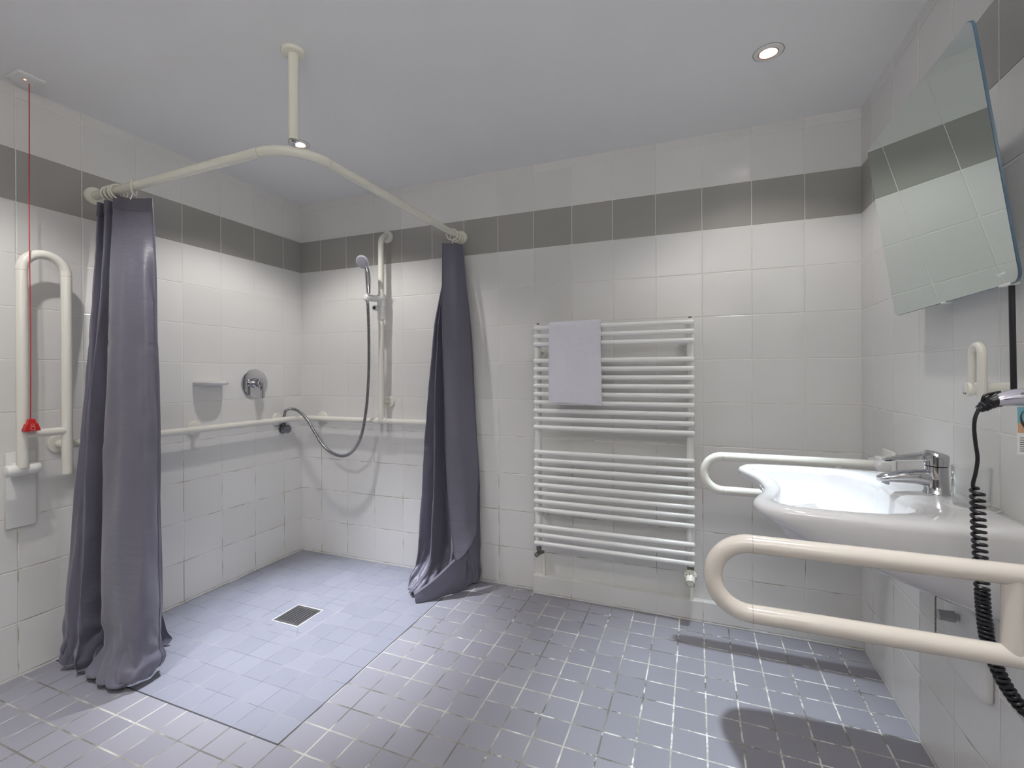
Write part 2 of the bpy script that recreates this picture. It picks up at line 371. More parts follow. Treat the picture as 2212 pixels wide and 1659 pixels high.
# ------------------------------------------------------------------ curtains
def cr(a, b, c, d, t): return .5 * ((2 * b) + (c - a) * t + (2 * a - 5 * b + 4 * c - d) * t * t + (3 * b - a - 3 * c + d) * t ** 3)
def cloth_grid(G, nu, nv):
    R_, K = len(G), len(G[0]); G = [[Vector(p) for p in r] for r in G]
    def colev(row, u):
        x = u * (K - 1); i = min(int(x), K - 2); f = x - i
        return cr(row[max(i - 1, 0)], row[i], row[i + 1], row[min(i + 2, K - 1)], f)
    out = []
    for j in range(nv + 1):
        y = j / nv * (R_ - 1); i = min(int(y), R_ - 2); f = y - i; line = []
        for k in range(nu + 1):
            u = k / nu
            line.append(cr(*[colev(G[q], u) for q in (max(i - 1, 0), i, i + 1, min(i + 2, R_ - 1))], f))
        out.append(line)
    return out
def cloth(name, pts, mat, parent, u0, u1, v0, v1, lift=0.0, thick=.0012):
    bm = B(); V = {}
    for j in range(v0, v1 + 1):
        for k in range(u0, u1 + 1):
            p = pts[j][k]
            V[j, k] = bm.verts.new(p)
    for j in range(v0, v1):
        for k in range(u0, u1): bm.faces.new((V[j, k], V[j, k + 1], V[j + 1, k + 1], V[j + 1, k]))
    bm.normal_update()
    if lift:
        for v in bm.verts: v.co += v.normal * lift
    F = bm.faces[:]; vs = bm.verts[:]
    nv_ = {v: bm.verts.new(v.co - v.normal * thick) for v in vs}
    eb = [e for e in bm.edges if e.is_boundary]
    for f in F: bm.faces.new([nv_[v] for v in reversed(f.verts)])
    for e in eb: a, b = e.verts; bm.faces.new((a, b, nv_[b], nv_[a]))
    return obj(name, bm, mat, parent, angle=75)
def curtain(name, label, G, loc, nu, nv, edge, top_rows):
    t = thing(name, label, 'curtain', loc)
    P = cloth_grid(G, nu, nv); rnd = random.Random(3)
    for j, r in enumerate(P):
        for k, p in enumerate(r):
            z = p.z; a = min(1, max(0, (1.75 - z))) * .0028
            p.x += a * math.sin(k * .31 + z * 7) * math.sin(z * 11 + k * .11); p.y += a * math.sin(z * 9 - k * .23)
            p.z = max(p.z, .004)
    Q = [[p.copy() for p in r] for r in P]
    for j in range(1, nv + 1):
        for k in range(nu + 1):
            a = Q[j][min(k + 1, nu)] - Q[j][max(k - 1, 0)]; b = Q[min(j + 1, nv)][k] - Q[j - 1][k]
            n = a.cross(b)
            if n.length < 1e-9: continue
            n.normalize(); z = Q[j][k].z; s = k / nu
            top = min(1, max(0, (1.72 - z) * 4))
            f1 = noise.noise(Vector((s * 22, z * 1.1, nu))) * .0050
            f2 = (1 - abs(noise.noise(Vector((s * 13 + z * 2.2, z * 6.5 - s * 9, nu + 7)))) * 2.2) * .0022
            low = max(0, 1 - z / .34) ** 1.3
            f3 = ((1 - abs(noise.noise(Vector((s * 17 - z * 5, z * 13 + s * 12, nu + 3)))) * 2.4) * .011 + noise.noise(Vector((s * 30, z * 8, 1))) * .010) * low
            crease = sum(math.exp(-((z - c) / .004) ** 2) for c in (1.62, 1.24, .86, .47)) * .0022
            P[j][k] += n * ((f1 + f2 + crease) * top + f3)
            P[j][k].z = max(P[j][k].z, .003); P[j][k].y = min(P[j][k].y, -.012); P[j][k].x = max(P[j][k].x, .012)
    cloth('cloth', P, 'curtain', t, 0, nu, 0, nv)
    cloth('side_hem', P, 'hem', t, nu - edge, nu, 0, nv, .0, .0034)
    cloth('top_hem', P, 'hem', t, 0, nu - edge, 0, top_rows, .0, .0034)
    return t
GL = [
 [(.200,-1.050,1.806),(.070,-1.060,1.806),(.050,-1.100,1.806),(.100,-1.135,1.807),(.088,-1.085,1.807),(.150,-1.138,1.808),(.150,-1.075,1.806),(.148,-1.112,1.812),(.118,-1.078,1.812),(.165,-1.116,1.832),(.200,-1.098,1.824),(.276,-1.090,1.812),(.349,-1.083,1.806)],
 [(.192,-1.046,1.45),(.075,-1.070,1.45),(.062,-1.123,1.45),(.103,-1.155,1.45),(.100,-1.110,1.45),(.158,-1.157,1.45),(.135,-1.085,1.45),(.185,-1.145,1.45),(.165,-1.090,1.45),(.221,-1.164,1.45),(.298,-1.163,1.45),(.373,-1.134,1.45),(.396,-1.098,1.45)],
 [(.203,-1.038,1.05),(.112,-1.090,1.05),(.100,-1.174,1.05),(.120,-1.192,1.05),(.130,-1.160,1.05),(.163,-1.196,1.05),(.150,-1.110,1.05),(.175,-1.150,1.05),(.170,-1.105,1.05),(.223,-1.179,1.05),(.328,-1.184,1.05),(.419,-1.158,1.05),(.427,-1.110,1.05)],
 [(.217,-1.029,.65),(.112,-1.110,.65),(.104,-1.208,.65),(.135,-1.228,.65),(.152,-1.205,.65),(.192,-1.229,.65),(.160,-1.125,.65),(.172,-1.150,.65),(.175,-1.120,.65),(.229,-1.197,.65),(.364,-1.210,.65),(.457,-1.187,.65),(.457,-1.125,.65)],
 [(.247,-1.022,.30),(.100,-1.120,.30),(.088,-1.231,.30),(.130,-1.256,.30),(.160,-1.225,.30),(.206,-1.250,.30),(.165,-1.130,.30),(.170,-1.160,.30),(.190,-1.130,.30),(.249,-1.210,.30),(.390,-1.228,.30),(.485,-1.207,.30),(.475,-1.136,.30)],
 [(.286,-1.020,.13),(.085,-1.120,.13),(.083,-1.240,.13),(.128,-1.262,.13),(.158,-1.236,.12),(.212,-1.260,.12),(.170,-1.140,.12),(.180,-1.180,.12),(.195,-1.140,.12),(.258,-1.213,.12),(.402,-1.232,.12),(.487,-1.212,.12),(.480,-1.138,.13)],
 [(.298,-1.010,.055),(.085,-1.130,.060),(.078,-1.240,.070),(.118,-1.272,.050),(.150,-1.248,.075),(.215,-1.272,.060),(.180,-1.150,.06),(.200,-1.210,.065),(.215,-1.160,.06),(.256,-1.236,.055),(.398,-1.262,.060),(.494,-1.232,.065),(.482,-1.132,.08)],
 [(.315,-1.000,.026),(.100,-1.130,.020),(.086,-1.232,.026),(.130,-1.262,.010),(.142,-1.240,.034),(.205,-1.262,.012),(.190,-1.170,.022),(.225,-1.225,.030),(.235,-1.175,.02),(.262,-1.262,.020),(.402,-1.278,.018),(.488,-1.240,.026),(.476,-1.130,.04)],
 [(.305,-1.010,.006),(.125,-1.140,.006),(.115,-1.205,.006),(.150,-1.228,.006),(.165,-1.205,.008),(.215,-1.225,.008),(.215,-1.180,.010),(.240,-1.205,.012),(.250,-1.180,.010),(.290,-1.225,.008),(.395,-1.240,.006),(.462,-1.205,.008),(.455,-1.120,.012)]]
curtain('shower_curtain', 'grey shower curtain gathered near the left wall beside the folded support bar', GL, (.25, -1.13, 0), 168, 110, 3, 3)
GR = [
 [(1.172,-.045,1.80),(1.157,-.100,1.805),(1.135,-.125,1.803),(1.105,-.165,1.800),(1.102,-.110,1.80),(1.127,-.130,1.80),(1.122,-.080,1.80),(1.116,-.090,1.80),(1.102,-.050,1.80)],
 [(1.207,-.043,1.40),(1.176,-.100,1.40),(1.145,-.127,1.40),(1.113,-.163,1.40),(1.094,-.092,1.40),(1.084,-.145,1.40),(1.080,-.070,1.40),(1.043,-.110,1.40),(1.046,-.052,1.40)],
 [(1.227,-.039,1.00),(1.198,-.100,1.00),(1.166,-.131,1.00),(1.127,-.168,1.00),(1.085,-.098,1.00),(1.068,-.165,1.00),(1.055,-.100,1.00),(1.008,-.135,1.00),(1.030,-.098,1.00)],
 [(1.249,-.035,.60),(1.219,-.100,.60),(1.190,-.136,.60),(1.146,-.174,.60),(1.090,-.087,.60),(1.066,-.180,.60),(1.040,-.085,.60),(.974,-.140,.60),(.991,-.057,.60)],
 [(1.253,-.031,.25),(1.225,-.090,.25),(1.205,-.120,.25),(1.170,-.175,.27),(1.105,-.085,.25),(1.060,-.190,.25),(1.020,-.090,.25),(.955,-.145,.25),(.964,-.059,.25)],
 [(1.257,-.026,.12),(1.236,-.075,.12),(1.222,-.115,.12),(1.165,-.185,.14),(1.105,-.110,.12),(1.050,-.205,.13),(1.000,-.120,.12),(.950,-.165,.12),(.960,-.075,.12)],
 [(1.258,-.022,.05),(1.240,-.065,.05),(1.225,-.120,.04),(1.160,-.210,.06),(1.100,-.190,.05),(1.040,-.250,.07),(.995,-.200,.06),(.945,-.215,.07),(.955,-.095,.05)],
 [(1.255,-.020,.008),(1.236,-.080,.008),(1.205,-.150,.008),(1.150,-.225,.010),(1.080,-.260,.012),(1.020,-.305,.030),(.975,-.270,.018),(.942,-.230,.022),(.962,-.110,.012)],
 [(1.240,-.035,.012),(1.210,-.090,.014),(1.170,-.160,.016),(1.120,-.215,.018),(1.065,-.250,.022),(1.015,-.275,.010),(.985,-.235,.012),(.975,-.200,.008),(.990,-.120,.018)]]
GR = [r[::-1] for r in GR]
GR[0] = [(x - .02, y + .045 if y < -.06 else y, z) for x, y, z in GR[0]]
GR = [[(x, y + (.014 if (q >= 5 and z > .2) else 0), z) for q, (x, y, z) in enumerate(r)] for r in GR]
t = curtain('shower_curtain', 'grey shower curtain bunched against the back wall beside the radiator', GR, (1.13, -.12, 0), 120, 96, 3, 3)
FL = [[(1.088,-.118,1.80),(1.118,-.095,1.803),(1.146,-.080,1.805),(1.174,-.048,1.80)],
 [(1.113,-.168,1.40),(1.148,-.136,1.40),(1.178,-.107,1.40),(1.210,-.050,1.40)],
 [(1.127,-.173,1.0),(1.168,-.146,1.0),(1.200,-.111,1.0),(1.231,-.046,1.0)],
 [(1.146,-.185,.60),(1.192,-.154,.60),(1.222,-.117,.61),(1.253,-.042,.62)],
 [(1.185,-.207,.30),(1.222,-.180,.32),(1.248,-.145,.36),(1.264,-.080,.41)],
 [(1.212,-.222,.182),(1.244,-.200,.204),(1.268,-.168,.246),(1.279,-.118,.297)]]
P = cloth_grid(FL, 36, 60)
cloth('front_fold', P, 'curtain', t, 0, 36, 0, 60)
cloth('side_hem', P, 'hem', t, 0, 2, 0, 60, .0, .003)
FE = [[(1.252,-.165,.215),(1.212,-.224,.182),(1.172,-.262,.139),(1.119,-.302,.088),(1.056,-.344,.040)],
 [(1.244,-.160,.15),(1.226,-.196,.115),(1.186,-.240,.082),(1.128,-.292,.055),(1.060,-.346,.026)],
 [(1.236,-.150,.07),(1.212,-.180,.045),(1.176,-.232,.035),(1.128,-.290,.024),(1.062,-.347,.014)],
 [(1.225,-.140,.006),(1.200,-.175,.005),(1.165,-.225,.005),(1.125,-.285,.005),(1.065,-.346,.004)]]
cloth('fallen_corner', cloth_grid(FE, 40, 24), 'curtain', t, 0, 40, 0, 24)
FH = [FE[0], [(x - .010, y + .012, z + .003) for x, y, z in FE[0]], [(x - .018, y + .026, z - .004) for x, y, z in FE[0]]]
cloth('bottom_hem', cloth_grid(FH, 40, 6), 'curtain', t, 0, 40, 0, 6)

# ------------------------------------------------------------------ emergency pull cord
t = thing('emergency_pull_cord', 'red alarm pull cord hanging from a white ceiling plate by the left wall', 'pull cord', (.087, -1.339, H))
bm = B(); box(bm, (.040, -1.387, H - .012), (.138, -1.311, H), .003, 2); obj('ceiling_plate', bm, 'white', t)
bm = B(); box(bm, (.052, -1.375, H - .0145), (.126, -1.323, H - .011), .001, 1); obj('plate_cover', bm, 'white', t)
bm = B(); lathe(bm, disc(.0035, .0018, .0005), (.106, -1.357, H - .0143), (0, 0, -1), 16); obj('indicator_led', bm, 'led', t)
bm = B(); tube(bm, [(.087 + .0405 * math.sin(PI / 2 * i / 10) ** .8, -1.339 - .0175 * math.sin(PI / 2 * i / 10) ** .8 + .0010 * math.sin(i * .9 + 1), H - .014 - i * .1212) for i in range(11)], .0016, 8); obj('cord', bm, 'redcord', t)
PX_, PY_ = .1275, -1.3555; bm = B()
loft(bm, [[(PX_ + sx_ * a, PY_ + sy_ * b, z) for sx_, sy_ in ((-1, -1), (1, -1), (1, 1), (-1, 1))] for z, a, b in ((.916, .0115, .021), (.918, .012, .0215), (.938, .0105, .016), (.942, .010, .014), (.943, .008, .011), (.956, .007, .009), (.958, .006, .008))], True, True)
pull = obj('pull_handle', bm, 'red', t, angle=30)
bm = B()
for a, b, c, d in ((-.006, .920, .006, .9212), (-.006, .9308, .006, .932), (-.006, .920, -.0048, .932), (.0048, .920, .006, .932)):
    box(bm, (PX_ + .0105, PY_ + a, b), (PX_ + .0122, PY_ + c, d))
torus(bm, (PX_ + .011, PY_, .937), (1, 0, 0), .004, .0006, 16, 6); obj('handle_symbol', bm, 'pale', pull)

# ------------------------------------------------------------------ fold-down support bars
def flat(bm, org, u, v, w): return Matrix.Identity(4)
def fold_bar(label, M4, L, free, cross, loc, mat='ivory'):
    """local frame: x away from wall at plate, bar along +l; built by map f(l, s, o): l along bar, s down/side, o sideways"""
    t = thing('support_bar', label, 'grab bar', loc, 'U-shaped folding support bars')
    f = M4; SP = .131
    bm = B(); tube(bm, [f(*p) for p in arc_path([(.0, 0, 0), (L, 0, 0), (L, SP, 0), (L - free, SP, 0)], .0652, 14)], .0168, 24); obj('rail', bm, mat, t)
    bm = B(); tube(bm, [f(cross, .004, 0), f(cross, SP - .004, 0)], .0150, 24); obj('cross_piece', bm, mat, t)
    for l, s in ((L - .068, 0), (L - .068, SP)):
        bm = B(); lathe(bm, [(.0169, -.0005), (.01705, -.0005), (.01705, .0005), (.0169, .0005)], f(l, s, 0), Vector(f(l + .01, s, 0)) - Vector(f(l, s, 0)), 24); obj('joint_line', bm, 'joint', t)
    return t
# folded up on the left wall
t = fold_bar('ivory U-shaped support bar folded upright against the left wall', lambda l, s, o: Vector((.095 + o, -1.365 + s * .97, .785 + l)), .772, .818, .118, (0, -1.335, .7))
bm = B(); box(bm, (0, -1.378, .556), (.016, -1.294, .832), .005, 2); obj('wall_plate', bm, 'white', t)
bm = B(); tube(bm, [(.085, -1.405, .777), (.085, -1.356, .777)], .0215, 24, dome=.25); tube(bm, [(.085, -1.354, .777), (.085, -1.318, .777)], .0190, 24, dome=.3); box(bm, (.010, -1.372, .760), (.085, -1.310, .794), .004, 1)
obj('hinge', bm, 'white', t)
def side_bar(label, y, mat):
    t = fold_bar(label, lambda l, s, o: Vector((W - .05 - l, y + o, .791 - s)), W - .05 - 2.3585, .555, .105, (W, y, .7), mat)
    bm = B(); box(bm, (W - .016, y - .05, .56), (W, y + .05, .845), .006, 2); obj('wall_plate', bm, 'white', t)
    bm = B(); tube(bm, [(W - .036, y - .048, .791), (W - .036, y + .048, .791)], .0205, 24, dome=.25); box(bm, (W - .044, y - .028, .765), (W - .010, y + .028, .82), .006, 2); obj('hinge', bm, 'white', t)
    return t
side_bar('ivory U-shaped support bar on the far side of the washbasin near the back wall', -.305, 'ivory')
side_bar('large ivory U-shaped support bar in the foreground in front of the washbasin', -1.297, 'dim_ivory')

# ------------------------------------------------------------------ shower grab rail
t = thing('shower_grab_rail', 'ivory grab rail running round the shower corner with an upright pole', 'grab rail', (.06, -.06, .845))
bm = B(); tube(bm, arc_path([(.006, -1.222, .846), (.060, -1.222, .846), (.060, -.060, .845), (1.03, -.060, .845), (1.03, -.006, .845)], {1: .045, 2: .075, 3: .045}, 10), .0163, 24); obj('horizontal_rail', bm, 'ivory', t)
bm = B(); tube(bm, arc_path([(.660, -.066, .850), (.660, -.066, 1.910), (.660, -.006, 1.910)], .052, 10), .0163, 24); obj('upright_pole', bm, 'ivory', t)
fl = [((0, -1.222, .846), (1, 0, 0)), ((0, -.69, .847), (1, 0, 0)), ((0, -.19, .847), (1, 0, 0)), ((.172, 0, .847), (0, -1, 0)), ((1.03, 0, .845), (0, -1, 0)), ((.660, 0, 1.910), (0, -1, 0)), ((.667, 0, .954), (0, -1, 0))]
for c, ax in fl:
    bm = B(); lathe(bm, disc(.036, .012, .004), c, ax, 36); obj('wall_flange', bm, 'ivory', t)
for a, b in (((.008, -.69, .846), (.055, -.69, .846)), ((.008, -.19, .846), (.055, -.19, .846)), ((.172, -.008, .846), (.172, -.055, .846)), ((.665, -.008, .954), (.662, -.062, .954))):
    bm = B(); tube(bm, [a, b], .0115, 18); obj('stand_off', bm, 'ivory', t)
bm = B(); tube(bm, [(.625, -.060, .845), (.695, -.060, .845)], .0195, 24); tube(bm, [(.660, -.066, .845), (.660, -.066, .882)], .0192, 24); obj('tee_joint', bm, 'ivory', t)

# ------------------------------------------------------------------ shower head holder, head, hose, outlet
t = thing('shower_head_holder', 'white sliding clamp on the upright pole that holds the hand shower', 'shower holder', (.66, -.066, 1.53))
bm = B(); tube(bm, [(.660, -.066, 1.425), (.660, -.066, 1.505)], .0205, 24); tube(bm, [(.660, -.066, 1.500), (.660, -.066, 1.565)], .0235, 24); obj('sleeve', bm, 'white', t)
bm = B(); tube(bm, [(.668, -.060, 1.540), (.6365, -.172, 1.535)], .0185, 24, dome=.35); obj('cradle', bm, 'white', t)
bm = B(); tube(bm, [(.640, -.078, 1.487), (.647, -.108, 1.486)], .0155, 24, dome=.25); obj('clamp_knob', bm, 'white', t)
bm = B(); lathe(bm, disc(.0080, .0015, .0005), (.6478, -.1114, 1.486), (.23, -.97, 0), 20); obj('knob_cap', bm, 'dark', t)

t = thing('hand_shower', 'chrome hand shower with round grey spray face resting in the white holder', 'shower head', (.645, -.172, 1.55))
ax = Vector((.10, -.84, -.54)).normalized(); hc = Vector((.634, -.192, 1.727))
bm = B(); lathe(bm, [(0, -.020), (.014, -.0195), (.028, -.013), (.0365, -.004), (.0385, .001), (.0375, .004), (.033, .0055)], hc, ax, 36); obj('head_shell', bm, 'silver', t)
bm = B(); lathe(bm, [(.0345, .0045), (.033, .0062), (.020, .0075), (0, .008)], hc, ax, 36)
obj('spray_face', bm, 'greyface', t)
bm = B()
q = Vector((0, 0, 1)).rotation_difference(ax)
for rr, nn in ((.006, 6), (.012, 12), (.018, 18), (.024, 24), (.029, 28)):
    for k in range(nn):
        p = hc + q @ Vector((rr * math.cos(2 * PI * k / nn), rr * math.sin(2 * PI * k / nn), .0062 + .0014 * (1 - rr / .033)))
        lathe(bm, [(.0011, 0), (.0008, .0012), (0, .0013)], p, ax, 6)
obj('nozzles', bm, 'steel', t)['kind'] = 'stuff'
bm = B(); tube(bm, smooth_path([(.642, -.176, 1.704), (.646, -.168, 1.675), (.650, -.166, 1.64), (.6525, -.168, 1.60), (.6545, -.170, 1.557)], 6), lambda s: .0112 + .0030 * math.sin(PI * s) + .001 * (1 - s), 20); obj('handle', bm, 'chrome', t)

hp = smooth_path([(.650, -.172, 1.518), (.646, -.160, 1.40), (.624, -.130, 1.22), (.612, -.122, 1.06), (.596, -.120, .92), (.570, -.120, .795), (.533, -.120, .713), (.477, -.120, .657), (.410, -.120, .640), (.332, -.120, .662), (.273, -.120, .705), (.221, -.120, .768), (.168, -.120, .838), (.107, -.122, .887), (.062, -.134, .905), (.036, -.158, .897), (.030, -.166, .862)], 10)
t = thing('shower_hose', 'ribbed metal shower hose looping from the holder over the rail to the wall outlet', 'shower hose', (.41, -.12, .64))
LL = [0]
for a, b in zip(hp, hp[1:]): LL.append(LL[-1] + (b - a).length)
dense = []; L_ = LL[-1]; n_s = int(L_ / .0016); j = 0
for i in range(n_s + 1):
    s = L_ * i / n_s
    while j < len(LL) - 2 and LL[j + 1] < s: j += 1
    f = (s - LL[j]) / max(LL[j + 1] - LL[j], 1e-9); dense.append(hp[j].lerp(hp[j + 1], min(1, f)))
bm = B(); tube(bm, dense, lambda s: .0080 + .0014 * (1 if int(s * n_s) % 4 < 2 else -1), 14); obj('ribbed_tube', bm, 'steel', t)
for pq in ([hp[0] + Vector((0, 0, .004)), hp[2]], [hp[-1] - Vector((0, 0, .002)), hp[-4]]):
    bm = B(); tube(bm, pq, .0102, 18); obj('end_nut', bm, 'chrome', t)

t = thing('shower_outlet', 'round chrome hose outlet on the left wall under the grab rail', 'shower outlet', (0, -.145, .785))
bm = B(); lathe(bm, disc(.031, .008, .003), (0, -.150, .785), (1, 0, 0), 32); obj('rosette', bm, 'dchrome', t)
bm = B(); tube(bm, [(.006, -.150, .785), (.044, -.152, .785)], .025, 28, dome=.2); obj('elbow_body', bm, 'dchrome', t)
bm = B(); tube(bm, [(.028, -.160, .795), (.029, -.165, .860)], .0095, 20); obj('outlet_neck', bm, 'dchrome', t)

# ------------------------------------------------------------------ mixer and soap dish
t = thing('shower_mixer', 'chrome round shower mixer with a single lever on the left wall', 'shower mixer', (0, -.344, 1.061))
bm = B(); lathe(bm, [(0, 0), (.0835, 0), (.0835, .004), (.082, .0065), (.076, .0085), (.03, .010), (0, .010)], (0, -.344, 1.061), (1, 0, 0), 56); nf = len(bm.faces)
box(bm, (.0096, -.372, 1.0245), (.0100, -.362, 1.0265)); box(bm, (.0096, -.330, 1.048), (.0100, -.318, 1.050)); bm.faces.ensure_lookup_table()
for f_ in bm.faces[nf:]: f_.material_index = 1
obj('cover_plate', bm, ['chrome', 'ink'], t)
bm = B(); lathe(bm, [(0, .008), (.028, .008), (.028, .024), (.0245, .027), (.0245, .052), (.027, .055), (.027, .068), (.022, .074), (0, .076)], (0, -.344, 1.066), (1, 0, 0), 40); obj('valve_body', bm, 'chrome', t)
bm = B(); loft(bm, [[(x + a, -.350 + b, z) for a, b in ((-.006, -w), (.004, -w), (.008, 0), (.004, w), (-.006, w))] for x, z, w in ((.064, 1.082, .006), (.070, 1.075, .011), (.073, 1.05, .0115), (.074, 1.01, .010), (.072, .985, .0095), (.070, .980, .007))], True, True); obj('lever', bm, 'chrome', t, angle=50)

t = thing('soap_dish', 'white ceramic soap shelf fixed to the left wall above the grab rail', 'soap dish', (0, -.614, 1.069))
def dshape(hw, d, n=26): return [(0, -hw)] + [(d * (1 - abs(math.cos(PI * k / n)) ** 3.2) ** .55 if 0 < k < n else .0, -hw * math.cos(PI * k / n)) for k in range(1, n)] + [(0, hw)]
rings = []
for z, s in ((1.060, .86), (1.062, .95), (1.068, 1.0), (1.075, 1.0), (1.0785, .965), (1.0785, .88), (1.073, .82), (1.0715, .6)):
    rings.append([(x * s, -.614 + y * (s if s > .9 else s), z) for x, y in dshape(.079, .094)])
bm = B(); loft(bm, rings, True, True); obj('dish', bm, 'ceramic', t)

# ------------------------------------------------------------------ towel radiator
t = thing('towel_radiator', 'white ladder towel radiator on the back wall with one towel over its top bar', 'radiator', (1.955, -.1, .28))
zs = [1.335, 1.295, 1.255] + [1.174 - .0404 * k for k in range(9)] + [.729 - .0402 * k for k in range(8)] + [.365, .3245, .283]
for x in (1.600, 2.305):
    bm = B(); tube(bm, [(x, -.070, .262), (x, -.070, 1.351)], .0165, 24, dome=.2); obj('upright_tube', bm, 'enamel', t)
bar = None
for z in zs:
    if bar is None:
        bm = B(); tube(bm, [(1.593, -.100, z), (2.318, -.100, z)], .0112, 18, dome=.6); bar = obj('bar', bm, 'enamel', t); z0 = z
    else:
        c = bar.copy(); C.objects.link(c); c.parent = t; c.matrix_parent_inverse = bar.matrix_parent_inverse.copy(); c.location = (0, 0, z - z0)
for x, d in ((1.600, 1), (2.305, -1)):
    bm = B(); lathe(bm, [(0, 0), (.008, 0), (.008, .006), (.0055, .008), (.0055, .011), (0, .011)], (x, -.070, 1.3515), (0, 0, 1), 6); obj('vent_plug', bm, 'brass', t, angle=20)
    for z in (1.215, .408):
        bm = B(); tube(bm, [(x + .008 * d, 0, z), (x + .008 * d, -.012, z)], .017, 20); tube(bm, [(x + .008 * d, -.010, z), (x + .004 * d, -.058, z)], .008, 16); obj('wall_bracket', bm, 'cream', t)
t = thing('radiator_valve', 'small dull metal valve under the left end of the towel radiator', 'valve', (1.603, -.07, .23))
bm = B(); lathe(bm, disc(.0135, .022, .003), (1.601, -.070, .236), (0, 0, 1), 6); tube(bm, [(1.601, -.070, .246), (1.601, -.070, .215)], .0095, 18); tube(bm, [(1.601, -.070, .222), (1.609, -.026, .214)], .0085, 18); obj('valve_body', bm, 'brass', t, angle=25)
bm = B(); tube(bm, [(1.599, -.078, .222), (1.597, -.098, .221)], .0115, 20, dome=.2); obj('valve_cap', bm, 'brass', t)
bm = B(); tube(bm, arc_path([(1.607, -.040, .216), (1.611, -.019, .214), (1.611, -.019, .0925)], .008), .0078, 18); obj('supply_pipe', bm, 'cream', t)
t = thing('thermostat_valve', 'cream thermostatic radiator valve under the right end of the towel radiator', 'valve', (2.306, -.08, .23))
bm = B(); lathe(bm, disc(.0145, .024, .003), (2.305, -.070, .234), (0, 0, 1), 6); tube(bm, [(2.305, -.070, .240), (2.305, -.070, .205)], .010, 18); obj('valve_body', bm, 'brass', t, angle=25)
tax = Vector((-.02, -.92, -.40)).normalized()
bm = B(); lathe(bm, [(0, -.004), (.018, -.004), (.0265, .004), (.0285, .012), (.026, .022), (.0205, .032), (.0185, .050), (.0178, .058), (.0165, .060), (0, .0605)], (2.305, -.066, .226), tax, 36); nf = len(bm.faces); qd = Vector((0, 0, 1)).rotation_difference(tax)
for k in range(20):
    a = 2 * PI * k / 20; p = Vector((2.305, -.066, .226)) + qd @ Vector((.0166 * math.cos(a), .0166 * math.sin(a), .0592))
    bmesh.ops.create_cube(bm, size=1, matrix=Matrix.Translation(p) @ qd.to_matrix().to_4x4() @ Matrix.Rotation(a, 4, 'Z') @ Matrix.Diagonal((.0025, .0022, .004, 1)))
for a in (.9, 1.7, 2.3, .25):
    p = Vector((2.305, -.066, .226)) + qd @ Vector((.0232 * math.cos(a), .0232 * math.sin(a), .0278)); bmesh.ops.create_cube(bm, size=1, matrix=Matrix.Translation(p) @ qd.to_matrix().to_4x4() @ Matrix.Rotation(a, 4, 'Z') @ Matrix.Diagonal((.002, .0045, .003, 1)))
bm.faces.ensure_lookup_table()
for f_ in bm.faces[nf:]: f_.material_index = 1
obj('thermostat_head', bm, ['cream', 'ink'], t)
bm = B(); tube(bm, arc_path([(2.305, -.060, .215), (2.308, -.020, .212), (2.308, -.020, .0925)], .01), .0082, 18); obj('supply_pipe', bm, 'cream', t)

# towel over the top bar
t = thing('hand_towel', 'white terry towel folded over the top left of the radiator', 'towel', (1.795, -.115, 1.35))
prof = [(-.1195, .970), (-.122, 1.05), (-.1215, 1.15), (-.1205, 1.25), (-.119, 1.32)] + [(-.100 + .0195 * math.cos(a), 1.337 + .0195 * math.sin(a)) for a in [PI - PI * k / 8 for k in range(0, 9)]] + [(-.0815, 1.318), (-.0810, 1.27), (-.0805, 1.20), (-.0808, 1.13), (-.0812, 1.07)]
thk = .0065; n_x = 40; bm = B(); rows = []
def prof_n(i):
    a, b = prof[max(i - 1, 0)], prof[min(i + 1, len(prof) - 1)]; d = Vector((b[0] - a[0], b[1] - a[1])).normalized(); return Vector((-d.y, d.x))
for k in range(n_x + 1):
    u = k / n_x; x = 1.674 + .2455 * u; sec = []
    for side in (1, -1):
        idx = range(len(prof)) if side == 1 else range(len(prof) - 1, -1, -1)
        for i in idx:
            y, z = prof[i]; nn = prof_n(i); o = thk * side
            hang = max(0, (1.34 - z)) if i < 7 else 0
            wob = (.0065 * math.sin(u * 7 + z * 9) + .0035 * math.sin(u * 17 - z * 5) + .004 * noise.noise(Vector((u * 9, z * 7, 2)))) * min(1, hang * 4)
            yy = y + nn.x * o * (.75 if side == -1 else 1) - abs(wob) * .9
            zz = z + nn.y * o + (.004 * math.sin(u * 3.0 + .6) if i == 0 else 0) - (.006 * (u - .5) if i < 1 else 0) + (.004 * (u - .5) if 5 <= i <= 14 else 0)
            dx = .004 * hang * 3 * (1 if u > .5 else .6) * (2 * u - .6)
            sec.append(bm.verts.new((x + dx, yy, zz)))
    rows.append(sec)
m_ = len(rows[0])
for a, b in zip(rows, rows[1:]):
    for k in range(m_): bm.faces.new((a[k], a[(k + 1) % m_], b[(k + 1) % m_], b[k]))
bm.faces.new(rows[0][::-1]); bm.faces.new(rows[-1])
tw = obj('towel_cloth', bm, 'towel', t, angle=60)

